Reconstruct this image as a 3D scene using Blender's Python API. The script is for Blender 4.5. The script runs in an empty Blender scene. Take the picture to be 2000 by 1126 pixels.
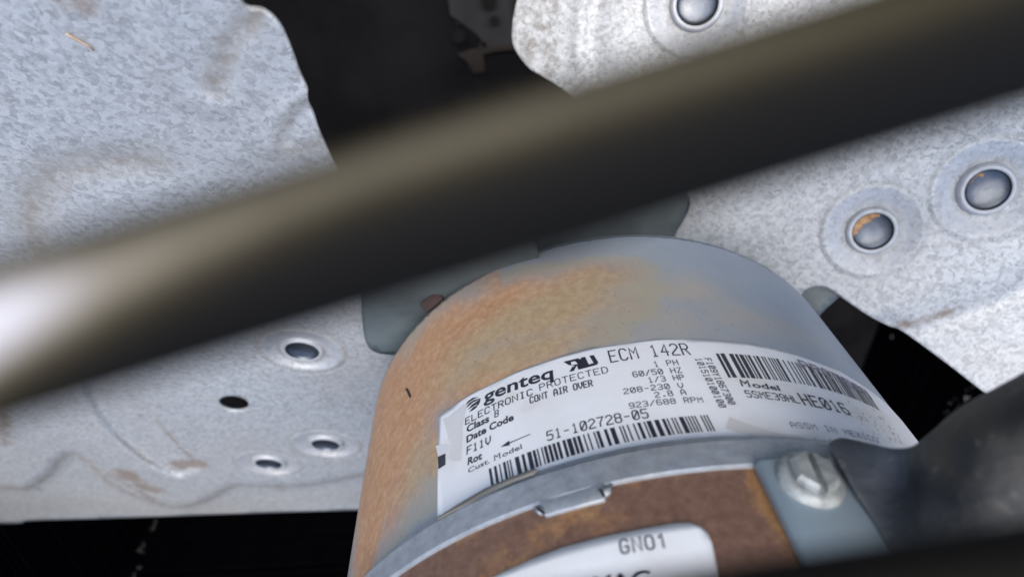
import bpy, bmesh, math, random
import numpy as np
from mathutils import Vector, Matrix
from mathutils.geometry import delaunay_2d_cdt
random.seed(4); rng = np.random.default_rng(4)
S = bpy.context.scene
# ---------------------------------------------------------------- geometry of the view
F = 1252.5                                   # focal length in photo pixels (2000 wide)
A = np.array([-0.06217629, -0.55277123, 0.83101027]); A /= np.linalg.norm(A)   # motor axis, downwards
CO = np.array([0.03679035, 0.11957794, 0.08229349])      # nearest point of the motor axis
RM = 0.06936                                 # motor radius
TOP = 0.30                                   # camera height in the world
WZ = -A
WX = np.array([1., 0, 0]); WX = WX - WX.dot(A) * A; WX /= np.linalg.norm(WX)
WY = np.cross(WZ, WX)
ROT = np.array([WX, WY, WZ])
def W(P): return ROT @ (np.asarray(P) - CO) + np.array([0, 0, TOP])
def Wn(P): return (ROT @ (np.asarray(P) - CO).T).T + np.array([0, 0, TOP])
CAMP = W([0, 0, 0])
def ray(x, y): return np.array([x - 1000.0, y - 563.0, F])      # direction in the lens frame
def rayw(x, y): return ROT @ ray(x, y)
def at(x, y, depth): return W(ray(x, y) / F * depth)
# ---------------------------------------------------------------- camera
cd = bpy.data.cameras.new('camera'); cam = bpy.data.objects.new('camera', cd); S.collection.objects.link(cam); S.camera = cam
cd.sensor_width = 36; cd.lens = F / 2000 * 36; cd.clip_start = 0.002; cd.clip_end = 50
m = Matrix.Identity(4)
ax = [ROT @ np.array([1., 0, 0]), ROT @ np.array([0, -1., 0]), ROT @ np.array([0, 0, -1.])]
for j in range(3):
    for i in range(3): m[i][j] = ax[j][i]
for i in range(3): m[i][3] = CAMP[i]
cam.matrix_world = m
cd.dof.use_dof = True; cd.dof.focus_distance = 0.132; cd.dof.aperture_fstop = 15.0
# ---------------------------------------------------------------- light
w = bpy.data.worlds.new('World'); S.world = w; w.use_nodes = True
nt = w.node_tree; bg = nt.nodes['Background']; sky = nt.nodes.new('ShaderNodeTexSky'); sky.sky_type = 'NISHITA'
SUN_EL, SUN_AZ = 66, -5                      # sun azimuth from world +Y towards +X
sky.sun_disc = False; sky.sun_elevation = math.radians(SUN_EL); sky.sun_rotation = math.radians(SUN_AZ)
sky.air_density = 1.0; sky.dust_density = 2.0
nt.links.new(sky.outputs[0], bg.inputs[0]); bg.inputs[1].default_value = 0.15
ld = bpy.data.lights.new('sun', 'SUN'); lo = bpy.data.objects.new('sun', ld); S.collection.objects.link(lo)
ld.energy = 1.0; ld.angle = math.radians(50); ld.color = (1, .95, .87)
az, el = math.radians(SUN_AZ), math.radians(SUN_EL)
sd = Vector((math.sin(az) * math.cos(el), math.cos(az) * math.cos(el), math.sin(el)))
lo.rotation_euler = sd.to_track_quat('Z', 'Y').to_euler(); lo.location = (0, 0, 3)
S.view_settings.view_transform = 'Standard'; S.view_settings.look = 'None'; S.view_settings.gamma = 1
S.view_settings.exposure = 1.10
S.render.engine = 'CYCLES'
# ---------------------------------------------------------------- helpers
def tag(o, label=None, cat=None, group=None, kind=None):
    for k, v in (('label', label), ('category', cat), ('group', group), ('kind', kind)):
        if v: o[k] = v
    return o
def empty(name, loc, **kw):
    o = bpy.data.objects.new(name, None); S.collection.objects.link(o); o.location = Vector([float(c) for c in loc]); o.empty_display_size = .02
    return tag(o, **kw)
def base(o):
    v = Vector((0, 0, 0))
    while o is not None: v += o.location; o = o.parent
    return v
def obj(name, V, Fc, mat, parent=None, smooth=True, **kw):
    V = np.asarray(V, float)
    off = base(parent) if parent else Vector((0, 0, 0))
    me = bpy.data.meshes.new(name); me.from_pydata([tuple(v) for v in (V - np.array(off))], [], [tuple(int(i) for i in f) for f in Fc]); me.update()
    if smooth: me.polygons.foreach_set('use_smooth', [True] * len(me.polygons))
    me.materials.append(mat)
    o = bpy.data.objects.new(name, me); S.collection.objects.link(o)
    if parent: o.parent = parent
    return tag(o, **kw)
def attr(o, name, vals):
    a = o.data.attributes.new(name, 'FLOAT', 'POINT'); a.data.foreach_set('value', np.asarray(vals, np.float32))
def solidify(o, t, off=-1):
    md = o.modifiers.new('thickness', 'SOLIDIFY'); md.thickness = t; md.offset = off; return o
def bevel(o, wd, seg=2):
    md = o.modifiers.new('edge', 'BEVEL'); md.width = wd; md.segments = seg; md.limit_method = 'ANGLE'; md.angle_limit = math.radians(35); return o
def autosmooth(o):
    o.data.polygons.foreach_set('use_smooth', [True] * len(o.data.polygons)); o.data.set_sharp_from_angle(angle=math.radians(35)); return o
# motor cylinder coordinates: s = arc length (m, from the line facing image right), z = distance below the camera's level
E1 = np.cross([0, 0, 1.], A); E1 /= np.linalg.norm(E1); E2 = np.cross(A, E1)
def cyl(x, y, r=RM):
    v = ray(x, y); v /= np.linalg.norm(v); vp = v - v.dot(A) * A
    a = vp.dot(vp); b = -2 * vp.dot(CO); c = CO.dot(CO) - r * r
    t = (-b - math.sqrt(max(b * b - 4 * a * c, 0))) / 2 / a; X = v * t; z = X.dot(A); n = X - CO - A * z
    return math.atan2(n.dot(E2), n.dot(E1)) * RM, z
cyl_ = cyl
def onc(s, z, r=RM):
    s = np.asarray(s, float); z = np.asarray(z, float); r = np.broadcast_to(np.asarray(r, float), s.shape); th = s / RM
    P = CO + z[..., None] * A + (r * np.cos(th))[..., None] * E1 + (r * np.sin(th))[..., None] * E2
    return Wn(P.reshape(-1, 3))
def lathe_z(prof, s0, s1, n, closed=False):
    """surface of revolution about the motor axis: prof = [(r, z)]"""
    th = np.linspace(s0, s1, n, endpoint=not closed); V = []
    for r, z in prof: V.append(onc(th, np.full(n, z), r))
    V = np.concatenate(V); Fc = []
    for i in range(len(prof) - 1):
        for j in range(n if closed else n - 1):
            k = (j + 1) % n; Fc.append((i * n + j, i * n + k, (i + 1) * n + k, (i + 1) * n + j))
    return V, Fc
def lathe(prof, origin, normal, n=40):
    nrm = Vector([float(c) for c in normal]).normalized(); t = nrm.orthogonal().normalized(); b = nrm.cross(t); V = []; Fc = []
    o = Vector([float(c) for c in origin])
    for r, h in prof:
        for j in range(n):
            a = 2 * math.pi * j / n; V.append(tuple(o + nrm * h + (t * math.cos(a) + b * math.sin(a)) * r))
    for i in range(len(prof) - 1):
        for j in range(n):
            k = (j + 1) % n; Fc.append((i * n + j, i * n + k, (i + 1) * n + k, (i + 1) * n + j))
    return V, Fc
def tube(pts, r, n=24, bumps=0):
    V = []; Fc = []; pts = [Vector([float(c) for c in p]) for p in pts]
    for i, p in enumerate(pts):
        d = (pts[min(i + 1, len(pts) - 1)] - pts[max(i - 1, 0)]).normalized()
        t = d.cross(Vector((0, 0, 1))).normalized(); b = t.cross(d)
        for j in range(n):
            a = 2 * math.pi * j / n; V.append(tuple(p + (t * math.cos(a) + b * math.sin(a)) * r))
    for i in range(len(pts) - 1):
        for j in range(n):
            k = (j + 1) % n; Fc.append((i * n + j, i * n + k, (i + 1) * n + k, (i + 1) * n + j))
    Fc.append(tuple(range(n))[::-1]); Fc.append(tuple(range((len(pts) - 1) * n, len(pts) * n)))
    return V, Fc
# ---------------------------------------------------------------- materials
class M:
    def __init__(s, name, **kw):
        s.m = bpy.data.materials.new(name); s.m.use_nodes = True; s.t = s.m.node_tree; s.b = s.t.nodes['Principled BSDF']
        for k, v in kw.items():
            i = s.b.inputs[k.replace('_', ' ')]; i.default_value = (*v, 1) if isinstance(v, tuple) else v
        s.co = None
    def n(s, typ, **kw):
        nd = s.t.nodes.new('ShaderNode' + typ)
        for k, v in kw.items(): setattr(nd, k, v)
        return nd
    def l(s, a, b): s.t.links.new(a, b)
    def coord(s):
        if not s.co: s.co = s.n('TexCoord').outputs['Object']
        return s.co
    def noise(s, scale, detail=4, rough=.55, dist=0, vec=None, stretch=None):
        nd = s.n('TexNoise'); nd.inputs['Scale'].default_value = scale; nd.inputs['Detail'].default_value = detail
        nd.inputs['Roughness'].default_value = rough; nd.inputs['Distortion'].default_value = dist
        v = vec or s.coord()
        if stretch:
            mp = s.n('Mapping'); mp.inputs['Scale'].default_value = stretch; s.l(v, mp.inputs[0]); v = mp.outputs[0]
        s.l(v, nd.inputs['Vector']); return nd.outputs['Fac']
    def attr(s, name): nd = s.n('Attribute'); nd.attribute_name = name; return nd.outputs['Fac']
    def math(s, op, a, b=None, clamp=False):
        nd = s.n('Math', operation=op, use_clamp=clamp)
        for i, v in enumerate((a, b)):
            if v is None: continue
            if isinstance(v, (int, float)): nd.inputs[i].default_value = v
            else: s.l(v, nd.inputs[i])
        return nd.outputs[0]
    def ramp(s, fac, stops, interp='LINEAR'):
        nd = s.n('ValToRGB'); cr = nd.color_ramp; cr.interpolation = interp
        while len(cr.elements) < len(stops): cr.elements.new(.5)
        for e, (p, c) in zip(cr.elements, stops):
            e.position = p; e.color = (*c, 1) if isinstance(c, tuple) else (c, c, c, 1)
        s.l(fac, nd.inputs[0]); return nd.outputs[0]
    def mix(s, fac, a, b, mode='MIX'):
        nd = s.n('Mix', data_type='RGBA', blend_type=mode)
        if isinstance(fac, (int, float)): nd.inputs[0].default_value = fac
        else: s.l(fac, nd.inputs[0])
        for i, v in ((6, a), (7, b)):
            if isinstance(v, tuple): nd.inputs[i].default_value = (*v, 1)
            else: s.l(v, nd.inputs[i])
        return nd.outputs[2]
    def set(s, k, v): s.l(v, s.b.inputs[k]); return s
    def bump(s, h, strength=.3, dist=.001):
        nd = s.n('Bump'); nd.inputs['Strength'].default_value = strength; nd.inputs['Distance'].default_value = dist
        s.l(h, nd.inputs['Height']); s.l(nd.outputs[0], s.b.inputs['Normal']); return s
def galvanised(name, lo=.42, hi=.66, tint=(1, 1, 1), scale=560, rmin=.42, rmax=.62, metal=.3, specks=0.0):
    g = M(name, Metallic=metal)
    nz = g.n('TexNoise'); nz.inputs['Scale'].default_value = 600; nz.inputs['Detail'].default_value = 2; g.l(g.coord(), nz.inputs['Vector'])
    v1 = g.n('VectorMath', operation='SUBTRACT'); g.l(nz.outputs['Color'], v1.inputs[0]); v1.inputs[1].default_value = (.5, .5, .5)
    v2 = g.n('VectorMath', operation='SCALE'); g.l(v1.outputs[0], v2.inputs[0]); v2.inputs['Scale'].default_value = .0020
    v3 = g.n('VectorMath', operation='ADD'); g.l(g.coord(), v3.inputs[0]); g.l(v2.outputs[0], v3.inputs[1])
    vo = g.n('TexVoronoi'); vo.inputs['Scale'].default_value = scale; g.l(v3.outputs[0], vo.inputs['Vector'])
    vb = g.n('TexVoronoi'); vb.inputs['Scale'].default_value = scale * 1.9; g.l(v3.outputs[0], vb.inputs['Vector'])
    sp = g.n('SeparateColor'); g.l(vo.outputs['Color'], sp.inputs[0]); sq = g.n('SeparateColor'); g.l(vb.outputs['Color'], sq.inputs[0])
    mixv = g.math('ADD', g.math('MULTIPLY', sp.outputs[0], .65), g.math('MULTIPLY', sq.outputs[0], .35))
    c1 = tuple(lo * t for t in tint); c2 = tuple(hi * t for t in tint)
    mid = tuple((lo + (hi - lo) * .62) * t for t in tint)
    col = g.ramp(mixv, [(.12, c1), (.5, mid), (.9, c2)])
    broad = g.noise(14, 4, .6)
    col = g.mix(g.ramp(broad, [(.35, 0.0), (.7, .35)]), col, (.50, .47, .43))
    if specks:
        sn = g.noise(900, 3, .7, stretch=(1, .5, 1)); col = g.mix(g.math('MULTIPLY', g.ramp(sn, [(.60, 0.0), (.68, 1.0)]), specks), col, (.22, .19, .16))
    fl = g.noise(260, 5, .7); d = g.attr('dirt')
    dm = g.math('MULTIPLY', g.ramp(g.math('ADD', d, g.math('MULTIPLY', g.math('SUBTRACT', fl, .5), 1.5)), [(.3, 0.0), (.75, 1.0)]), g.math('MINIMUM', g.math('MULTIPLY', d, 2.5), 1.0))
    dm = g.math('MULTIPLY', dm, .8)
    col = g.mix(dm, col, (.20, .15, .11))
    pn = g.attr('grey_tone'); pm = g.math('MULTIPLY', pn, g.ramp(g.noise(330, 4, .65), [(.3, .25), (.65, 1.0)]))
    col = g.mix(pm, col, (.25, .235, .205))
    rb = g.attr('rub'); col = g.mix(g.math('MULTIPLY', rb, g.ramp(g.noise(420, 4, .7), [(.3, .0), (.65, .75)])), col, (.54, .555, .58))
    g.set('Base Color', col)
    rr = g.ramp(sq.outputs[1], [(0, rmin), (1, rmax)]); g.set('Roughness', g.mix(g.math('MAXIMUM', dm, pm), rr, (.8, .8, .8)))
    g.set('Metallic', g.math('MULTIPLY', g.math('SUBTRACT', 1, g.math('MAXIMUM', dm, pm)), metal))
    g.bump(g.math('ADD', mixv, g.math('MULTIPLY', g.noise(60, 3), 2.0)), .3, .0004)
    return g.m
MAT = {}
MAT['galv'] = galvanised('galvanised_sheet', lo=.34, hi=.61, tint=(.955, 1.0, 1.005), scale=960)
MAT['galv_right'] = MAT['galv']
def plain(name, col, rough=.5, metal=0.0, var=.25, nscale=60, bump=.15, dist=.0004, **kw):
    g = M(name, Roughness=rough, Metallic=metal, **kw)
    f = g.noise(nscale, 5, .6); lo = tuple(c * (1 - var) for c in col); hi = tuple(min(1, c * (1 + var)) for c in col)
    g.set('Base Color', g.ramp(f, [(.3, lo), (.7, hi)])); g.bump(g.noise(nscale * 6, 4), bump, dist); return g.m
MAT['spider'] = plain('spider_plate_paint', (.16, .19, .19), .5, .35, .35, 45, .4)
MAT['rim'] = plain('rivet_flange', (.50, .515, .525), .5, .25, .15, 300)
g = M('rivet_dome', Metallic=.8, Roughness=.3); rs = g.attr('rust')
mk = g.ramp(g.math('ADD', rs, g.math('MULTIPLY', g.math('SUBTRACT', g.noise(500, 5, .7), .5), 1.4)), [(.45, 0.0), (.6, 1.0)])
g.set('Base Color', g.mix(mk, g.ramp(g.noise(260, 4), [(.3, (.105, .125, .155)), (.7, (.19, .195, .20))]), g.ramp(g.noise(700, 4), [(.35, (.38, .17, .06)), (.65, (.62, .40, .20))])))
g.set('Roughness', g.mix(mk, (.38, .38, .38), (.8, .8, .8))); g.set('Metallic', g.math('SUBTRACT', .9, g.math('MULTIPLY', mk, .85))); g.bump(g.noise(300, 4), .25, .0004); MAT['dome'] = g.m
# motor shell
g = M('weathered_motor_paint', Roughness=.55)
r_ = g.attr('rust'); n1 = g.noise(28, 8, .68); n2 = g.noise(520, 5, .7); n3 = g.noise(90, 5, .6)
rm = g.math('ADD', r_, g.math('ADD', g.math('MULTIPLY', g.math('SUBTRACT', n1, .5), .42), g.math('ADD', g.math('MULTIPLY', g.math('SUBTRACT', n2, .5), .28), g.math('MULTIPLY', g.math('SUBTRACT', n3, .5), .35))))
paint = g.ramp(n3, [(.3, (.255, .32, .395)), (.7, (.31, .375, .44))])
rustc = g.ramp(n2, [(.3, (.45, .235, .115)), (.5, (.54, .30, .155)), (.68, (.61, .39, .225))])
tanc = g.ramp(n2, [(.3, (.42, .29, .16)), (.5, (.49, .35, .20)), (.7, (.55, .42, .26))])
n2 = g.noise(1000, 5, .75)
rc = g.mix(g.ramp(g.math('ADD', g.attr('tan'), g.math('MULTIPLY', g.math('SUBTRACT', n1, .5), .8)), [(.3, 0.0), (.7, 1.0)]), rustc, tanc)
dk = g.ramp(g.noise(45, 6, .7), [(.55, 0.0), (.75, .4)]); rc = g.mix(dk, rc, (.36, .17, .10))
col = g.mix(g.ramp(rm, [(.18, 0.0), (.40, .38), (.66, .88), (.85, 1.0)]), paint, rc)
col = g.mix(g.math('MULTIPLY', g.math('MULTIPLY', g.attr('film'), g.ramp(g.math('ADD', g.math('MULTIPLY', n3, .5), g.math('MULTIPLY', n2, .5)), [(.3, .35), (.7, 1.0)])), g.math('SUBTRACT', 1, g.ramp(rm, [(.4, 0.0), (.7, 1.0)]))), col, (.50, .40, .26))
halo = g.math('MULTIPLY', g.ramp(rm, [(.2, 0.0), (.33, 1.0), (.5, 0.0)]), .5); col = g.mix(halo, col, (.42, .38, .24))
pit = g.ramp(g.noise(1300, 3, .6), [(.64, 0.0), (.71, .5)]); col = g.mix(pit, col, (.2, .11, .06))
g.set('Base Color', col); g.set('Roughness', g.ramp(rm, [(.3, .38), (.6, .8)])); g.bump(g.math('ADD', n2, g.math('MULTIPLY', rm, 1.2)), .25, .0004); MAT['shell'] = g.m
# cast ring
g = M('zinc_end_ring', Metallic=.35, Roughness=.5); f = g.noise(55, 6, .65); f2 = g.noise(420, 4, .7)
c = g.ramp(f2, [(.3, (.27, .30, .33)), (.7, (.42, .455, .49))]); c = g.mix(g.ramp(f, [(.5, 0.0), (.68, .55)]), c, (.36, .32, .24))
g.set('Base Color', c); g.bump(f2, .3, .0005); MAT['ring'] = g.m
g = M('rusted_core_steel', Roughness=.62); n1 = g.noise(85, 9, .75); n2 = g.noise(700, 6, .75); e = g.attr('edge')
c = g.ramp(n2, [(.3, (.125, .062, .040)), (.6, (.20, .112, .075)), (.75, (.27, .16, .105))])
oc = g.ramp(n2, [(.3, (.26, .115, .042)), (.65, (.42, .235, .10))])
k = g.ramp(g.math('ADD', n1, g.math('MULTIPLY', e, .24)), [(.59, 0.0), (.72, .9)]); g.set('Base Color', g.mix(k, c, oc)); g.bump(g.math('ADD', n2, n1), .35, .0005); MAT['core'] = g.m
# paper
def paper(name, colr):
    g = M(name, Roughness=.42, Specular_IOR_Level=.4); a = g.attr('grime'); n1 = g.noise(1500, 4, .7, stretch=(1, 1, .6)); n2 = g.noise(110, 5, .6)
    d = g.ramp(g.math('ADD', g.math('MULTIPLY', a, .30), g.math('MULTIPLY', g.math('SUBTRACT', n1, .5), 1.1)), [(.31, 0.0), (.40, .85)])
    st = g.math('MULTIPLY', g.attr('stain'), g.ramp(n2, [(.35, .2), (.6, 1.0)]))
    c = g.mix(g.ramp(n2, [(.4, 0.0), (.75, .25)]), colr, (.66, .63, .58)); c = g.mix(st, c, (.62, .52, .38)); g.set('Base Color', g.mix(d, c, (.17, .14, .09))); g.bump(n2, .12, .0004); return g.m
MAT['paper'] = paper('label_paper', (.92, .925, .92))
MAT['paper_grey'] = paper('worn_label_paper', (.76, .76, .755))
MAT['paper_beige'] = paper('peeled_backing_paper', (.25, .24, .215))
MAT['ink'] = plain('printed_ink', (.028, .030, .045), .5, 0, .15, 400, .02)
MAT['ink_faded'] = plain('faded_ink', (.30, .27, .33), .6, 0, .3, 700, .02)
MAT['screw'] = plain('zinc_screw', (.36, .38, .37), .55, .4, .4, 400, .3)
MAT['plate'] = plain('bracket_plate_paint', (.29, .36, .40), .42, .2, .1, 40, .1)
g = M('wire_dust_painted_light', Roughness=.6, Specular_IOR_Level=.03); dust_light = g.attr('dust'); nn_ = g.noise(90, 4)  # colour also carries painted light: lit upper side, left-end glare, dark underside
g.set('Base Color', g.mix(g.math('MULTIPLY', dust_light, g.ramp(nn_, [(.3, .75), (.7, 1.0)])), (.0075, .0072, .0068), g.ramp(dust_light, [(0, (.09, .070, .034)), (.3, (.165, .132, .066)), (.65, (.38, .33, .25)), (1, (.66, .63, .64))]))); g.bump(nn_, .1, .0004); MAT['wire'] = g.m
g = M('dull_arm_coating', Roughness=.65, Specular_IOR_Level=.25); n1 = g.noise(85, 4, .6); n2 = g.noise(500, 4, .7, stretch=(.4, 1, 1))
c = g.ramp(n1, [(.35, (.050, .056, .066)), (.6, (.082, .090, .100)), (.8, (.12, .12, .11))]); c = g.mix(g.math('MULTIPLY', g.attr('olive'), g.ramp(n1, [(.35, .55), (.6, 1.0)])), c, (.105, .088, .058)); c = g.mix(g.attr('dent_shade'), c, (.018, .02, .026)); c = g.mix(g.ramp(n2, [(.58, 0.0), (.72, .5)]), c, (.25, .23, .18)); g.set('Base Color', c); g.bump(g.math('ADD', n1, g.math('MULTIPLY', n2, .3)), .5, .002); MAT['arm'] = g.m
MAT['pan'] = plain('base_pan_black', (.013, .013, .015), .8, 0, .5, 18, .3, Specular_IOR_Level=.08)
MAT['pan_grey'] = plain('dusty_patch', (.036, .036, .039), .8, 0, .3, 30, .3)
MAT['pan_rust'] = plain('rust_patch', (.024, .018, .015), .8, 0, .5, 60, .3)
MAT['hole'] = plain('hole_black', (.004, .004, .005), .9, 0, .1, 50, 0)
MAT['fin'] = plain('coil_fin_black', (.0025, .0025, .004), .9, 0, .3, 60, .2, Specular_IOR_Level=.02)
MAT['fluff'] = plain('dust_fluff', (.30, .29, .29), .9, 0, .4, 500, .3)
MAT['straw'] = plain('straw', (.55, .36, .20), .8, 0, .2, 500, .1)
MAT['brown'] = plain('brown_clip_steel', (.05, .025, .022), .8, 0, .3, 300, .3)
# ---------------------------------------------------------------- setting: base pan and the coil round it
hs = .34; fz = -.16
def box(x0, x1, y0, y1, z0, z1):
    V = [(x, y, z) for x in (x0, x1) for y in (y0, y1) for z in (z0, z1)]
    return V, [(0, 1, 3, 2), (4, 6, 7, 5), (0, 4, 5, 1), (2, 3, 7, 6), (0, 2, 6, 4), (1, 5, 7, 3)]
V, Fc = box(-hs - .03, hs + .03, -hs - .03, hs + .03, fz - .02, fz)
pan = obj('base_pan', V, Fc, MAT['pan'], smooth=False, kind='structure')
def floor_pt(x, y, dz=0):
    d = rayw(x, y); t = (fz + dz - CAMP[2]) / d[2]; return CAMP + d * t
def patch(name, pts, mat, dz, parent=None, jag=0, thick=.0):
    P = [floor_pt(x + rng.normal() * jag, y + rng.normal() * jag, dz) for x, y in pts]
    o = obj(name, P, [tuple(range(len(P)))], mat, parent, smooth=False)
    if thick: solidify(o, thick, 1)
    return o
coil = empty('condenser_coil', (0, 0, fz), label='black finned condenser coil walling in the dark space below the fan', cat='coil')
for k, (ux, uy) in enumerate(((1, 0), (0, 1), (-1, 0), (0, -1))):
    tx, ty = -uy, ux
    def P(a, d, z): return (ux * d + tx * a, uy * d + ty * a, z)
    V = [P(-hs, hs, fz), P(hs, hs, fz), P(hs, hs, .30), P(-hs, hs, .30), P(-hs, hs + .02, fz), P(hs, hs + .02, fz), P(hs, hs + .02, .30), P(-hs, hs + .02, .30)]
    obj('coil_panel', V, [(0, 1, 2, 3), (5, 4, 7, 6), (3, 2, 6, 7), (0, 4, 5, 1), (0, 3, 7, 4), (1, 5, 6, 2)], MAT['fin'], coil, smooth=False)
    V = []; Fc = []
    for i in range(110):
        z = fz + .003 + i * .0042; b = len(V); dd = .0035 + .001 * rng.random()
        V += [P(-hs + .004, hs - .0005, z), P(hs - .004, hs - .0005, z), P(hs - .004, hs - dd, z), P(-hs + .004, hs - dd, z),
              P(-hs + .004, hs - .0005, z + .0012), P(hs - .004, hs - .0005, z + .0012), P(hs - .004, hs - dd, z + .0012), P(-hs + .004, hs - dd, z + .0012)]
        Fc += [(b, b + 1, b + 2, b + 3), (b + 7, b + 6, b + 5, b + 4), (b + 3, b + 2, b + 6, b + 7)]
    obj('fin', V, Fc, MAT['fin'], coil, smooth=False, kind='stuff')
# marks on the pan seen through the gap between the blades
patch('dusty_patch', [(872, -20), (880, 30), (925, 62), (955, 92), (1000, 98), (1060, 96), (1060, -20)], MAT['pan_grey'], .004, pan)
patch('rust_patch', [(1003, -25), (1000, 20), (1012, 40), (1060, 40), (1060, -25)], MAT['pan_rust'], .008, pan)
patch('rust_patch', [(895, 108), (925, 98), (960, 92), (1012, 88), (1012, 95), (965, 101), (942, 108), (948, 140), (925, 142), (910, 120)], MAT['pan_rust'], .008, pan, jag=2)
for cx, cy, r in ((896, 72, 12), (965, 40, 9), (955, 2, 15)):
    q = [(cx + r * 1.0 * math.cos(t) + rng.normal() * .7, cy + r * 1.1 * math.sin(t) + rng.normal() * .7) for t in np.linspace(0, 2 * math.pi, 18, endpoint=False)]
    patch('screw_hole', q, MAT['hole'], .012, pan)
for cx, cy, r in ((938, 90, 3.2), (940, 81, 2), (936, 47, 2), (894, 46, 2.2), (958, 35, 2)):
    v, f = lathe([(.0001, .0008)] + [(r / F * .45 * math.sin(t), .0008 * math.cos(t)) for t in (.6, 1.1, 1.57)], floor_pt(cx, cy, .0125), (0, 0, 1), 10)
    obj('grit_grain', v, f, MAT['pan_grey'], pan)
# dust caught on the coil
def wall_pt(x, y, d=.006):
    r = rayw(x, y); best = None
    for axn, sg in ((0, 1), (0, -1), (1, 1), (1, -1)):
        if r[axn] * sg > 0:
            t = (sg * (hs - d) - CAMP[axn]) / r[axn]
            if best is None or t < best: best = t
    t2 = (fz + d - CAMP[2]) / r[2] if r[2] < 0 else 9
    return CAMP + r * min(best, t2)
def fluff(name, pts, label):
    V = []; Fc = []
    for x, y, r in pts:
        c = wall_pt(x, y); R = r / F * np.linalg.norm(c - CAMP) * .8
        bm = bmesh.new(); bmesh.ops.create_icosphere(bm, subdivisions=1, radius=R)
        b = len(V)
        for v in bm.verts: V.append(np.array(v.co) * rng.uniform(.35, 1.3) + c)
        for f in bm.faces: Fc.append([b + v.index for v in f.verts])
        bm.free()
    o = obj(name, V, Fc, MAT['fluff']); return tag(o, label=label, cat='dust', kind='stuff')
pts = []
for x0, y0, x1, y1, n in ((305, 1013, 298, 1034, 9), (300, 1030, 292, 1034, 5), (283, 1058, 272, 1076, 8), (268, 1074, 280, 1077, 5), (262, 1105, 275, 1107, 4), (262, 1112, 262, 1126, 4)):
    for i in range(n):
        t = rng.random(); pts += [(x0 + (x1 - x0) * t + rng.normal() * 1.6, y0 + (y1 - y0) * t + rng.normal() * 1.6, rng.uniform(.3, .8)) for _ in range(4)]
fluff('dust_fluff', pts, 'grey dust fluff caught on the black coil fins below the left blade')
pts = [(1742 + rng.normal() * 3, 655 + rng.normal() * 3, rng.uniform(.6, 2)) for _ in range(7)]
for i in range(30):
    t = rng.random(); pts.append((1845 + 55 * t + rng.normal() * 9, 830 - 75 * t + rng.normal() * 12, rng.uniform(.4, 1.3)))
pts += [(1888 + rng.normal() * 3, 776 + rng.normal() * 3, 2.6) for _ in range(4)]
fluff('dust_fluff', pts, 'pale dust specks on the black coil between motor and right blade')
# ---------------------------------------------------------------- sheet metal traced on its own plane
def inpoly(P, poly):
    x, y = P[:, 0], P[:, 1]; ins = np.zeros(len(P), bool); n = len(poly)
    for i in range(n):
        x1, y1 = poly[i]; x2, y2 = poly[(i + 1) % n]
        c = ((y1 > y) != (y2 > y)) & (x < (x2 - x1) * (y - y1) / (y2 - y1 + 1e-12) + x1); ins ^= c
    return ins
def dpoly(P, line):
    d = np.full(len(P), 1e9)
    for (a, b) in zip(line[:-1], line[1:]):
        a = np.array(a); b = np.array(b); ab = b - a; t = np.clip(((P - a) @ ab) / (ab @ ab + 1e-20), 0, 1)
        d = np.minimum(d, np.linalg.norm(P - a - t[:, None] * ab, axis=1))
    return d
def smooth_line(pts, n=6, closed=False):
    pts = np.array(pts, float); out = []; N = len(pts)
    rng_ = range(N if closed else N - 1)
    for i in rng_:
        p0 = pts[(i - 1) % N] if (closed or i > 0) else pts[0]; p1 = pts[i]; p2 = pts[(i + 1) % N]; p3 = pts[(i + 2) % N] if (closed or i + 2 < N) else pts[-1]
        for k in range(n):
            t = k / n; out.append(.5 * ((2 * p1) + (-p0 + p2) * t + (2 * p0 - 5 * p1 + 4 * p2 - p3) * t * t + (-p0 + 3 * p1 - 3 * p2 + p3) * t ** 3))
    if not closed: out.append(pts[-1])
    return np.array(out)
class Plane:
    """a plane through the point p0 with normal n, both in the lens frame"""
    def __init__(s, p0, n, lift=0):
        s.n = np.array(n, float); s.n /= np.linalg.norm(s.n); s.p = np.array(p0, float) + s.n * lift * np.sign(-s.n[2])
        s.u = np.cross(s.n, [0, 1., 0]); s.u /= np.linalg.norm(s.u); s.v = np.cross(s.n, s.u)
        if s.v[1] > 0: s.v = -s.v
    def hit(s, X):
        D = np.c_[X[:, 0] - 1000, X[:, 1] - 563, np.full(len(X), F)]; t = (s.p @ s.n) / (D @ s.n); return D * t[:, None]
    def uv(s, X):
        H = s.hit(np.asarray(X, float)); return np.c_[(H - s.p) @ s.u, (H - s.p) @ s.v]
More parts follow.
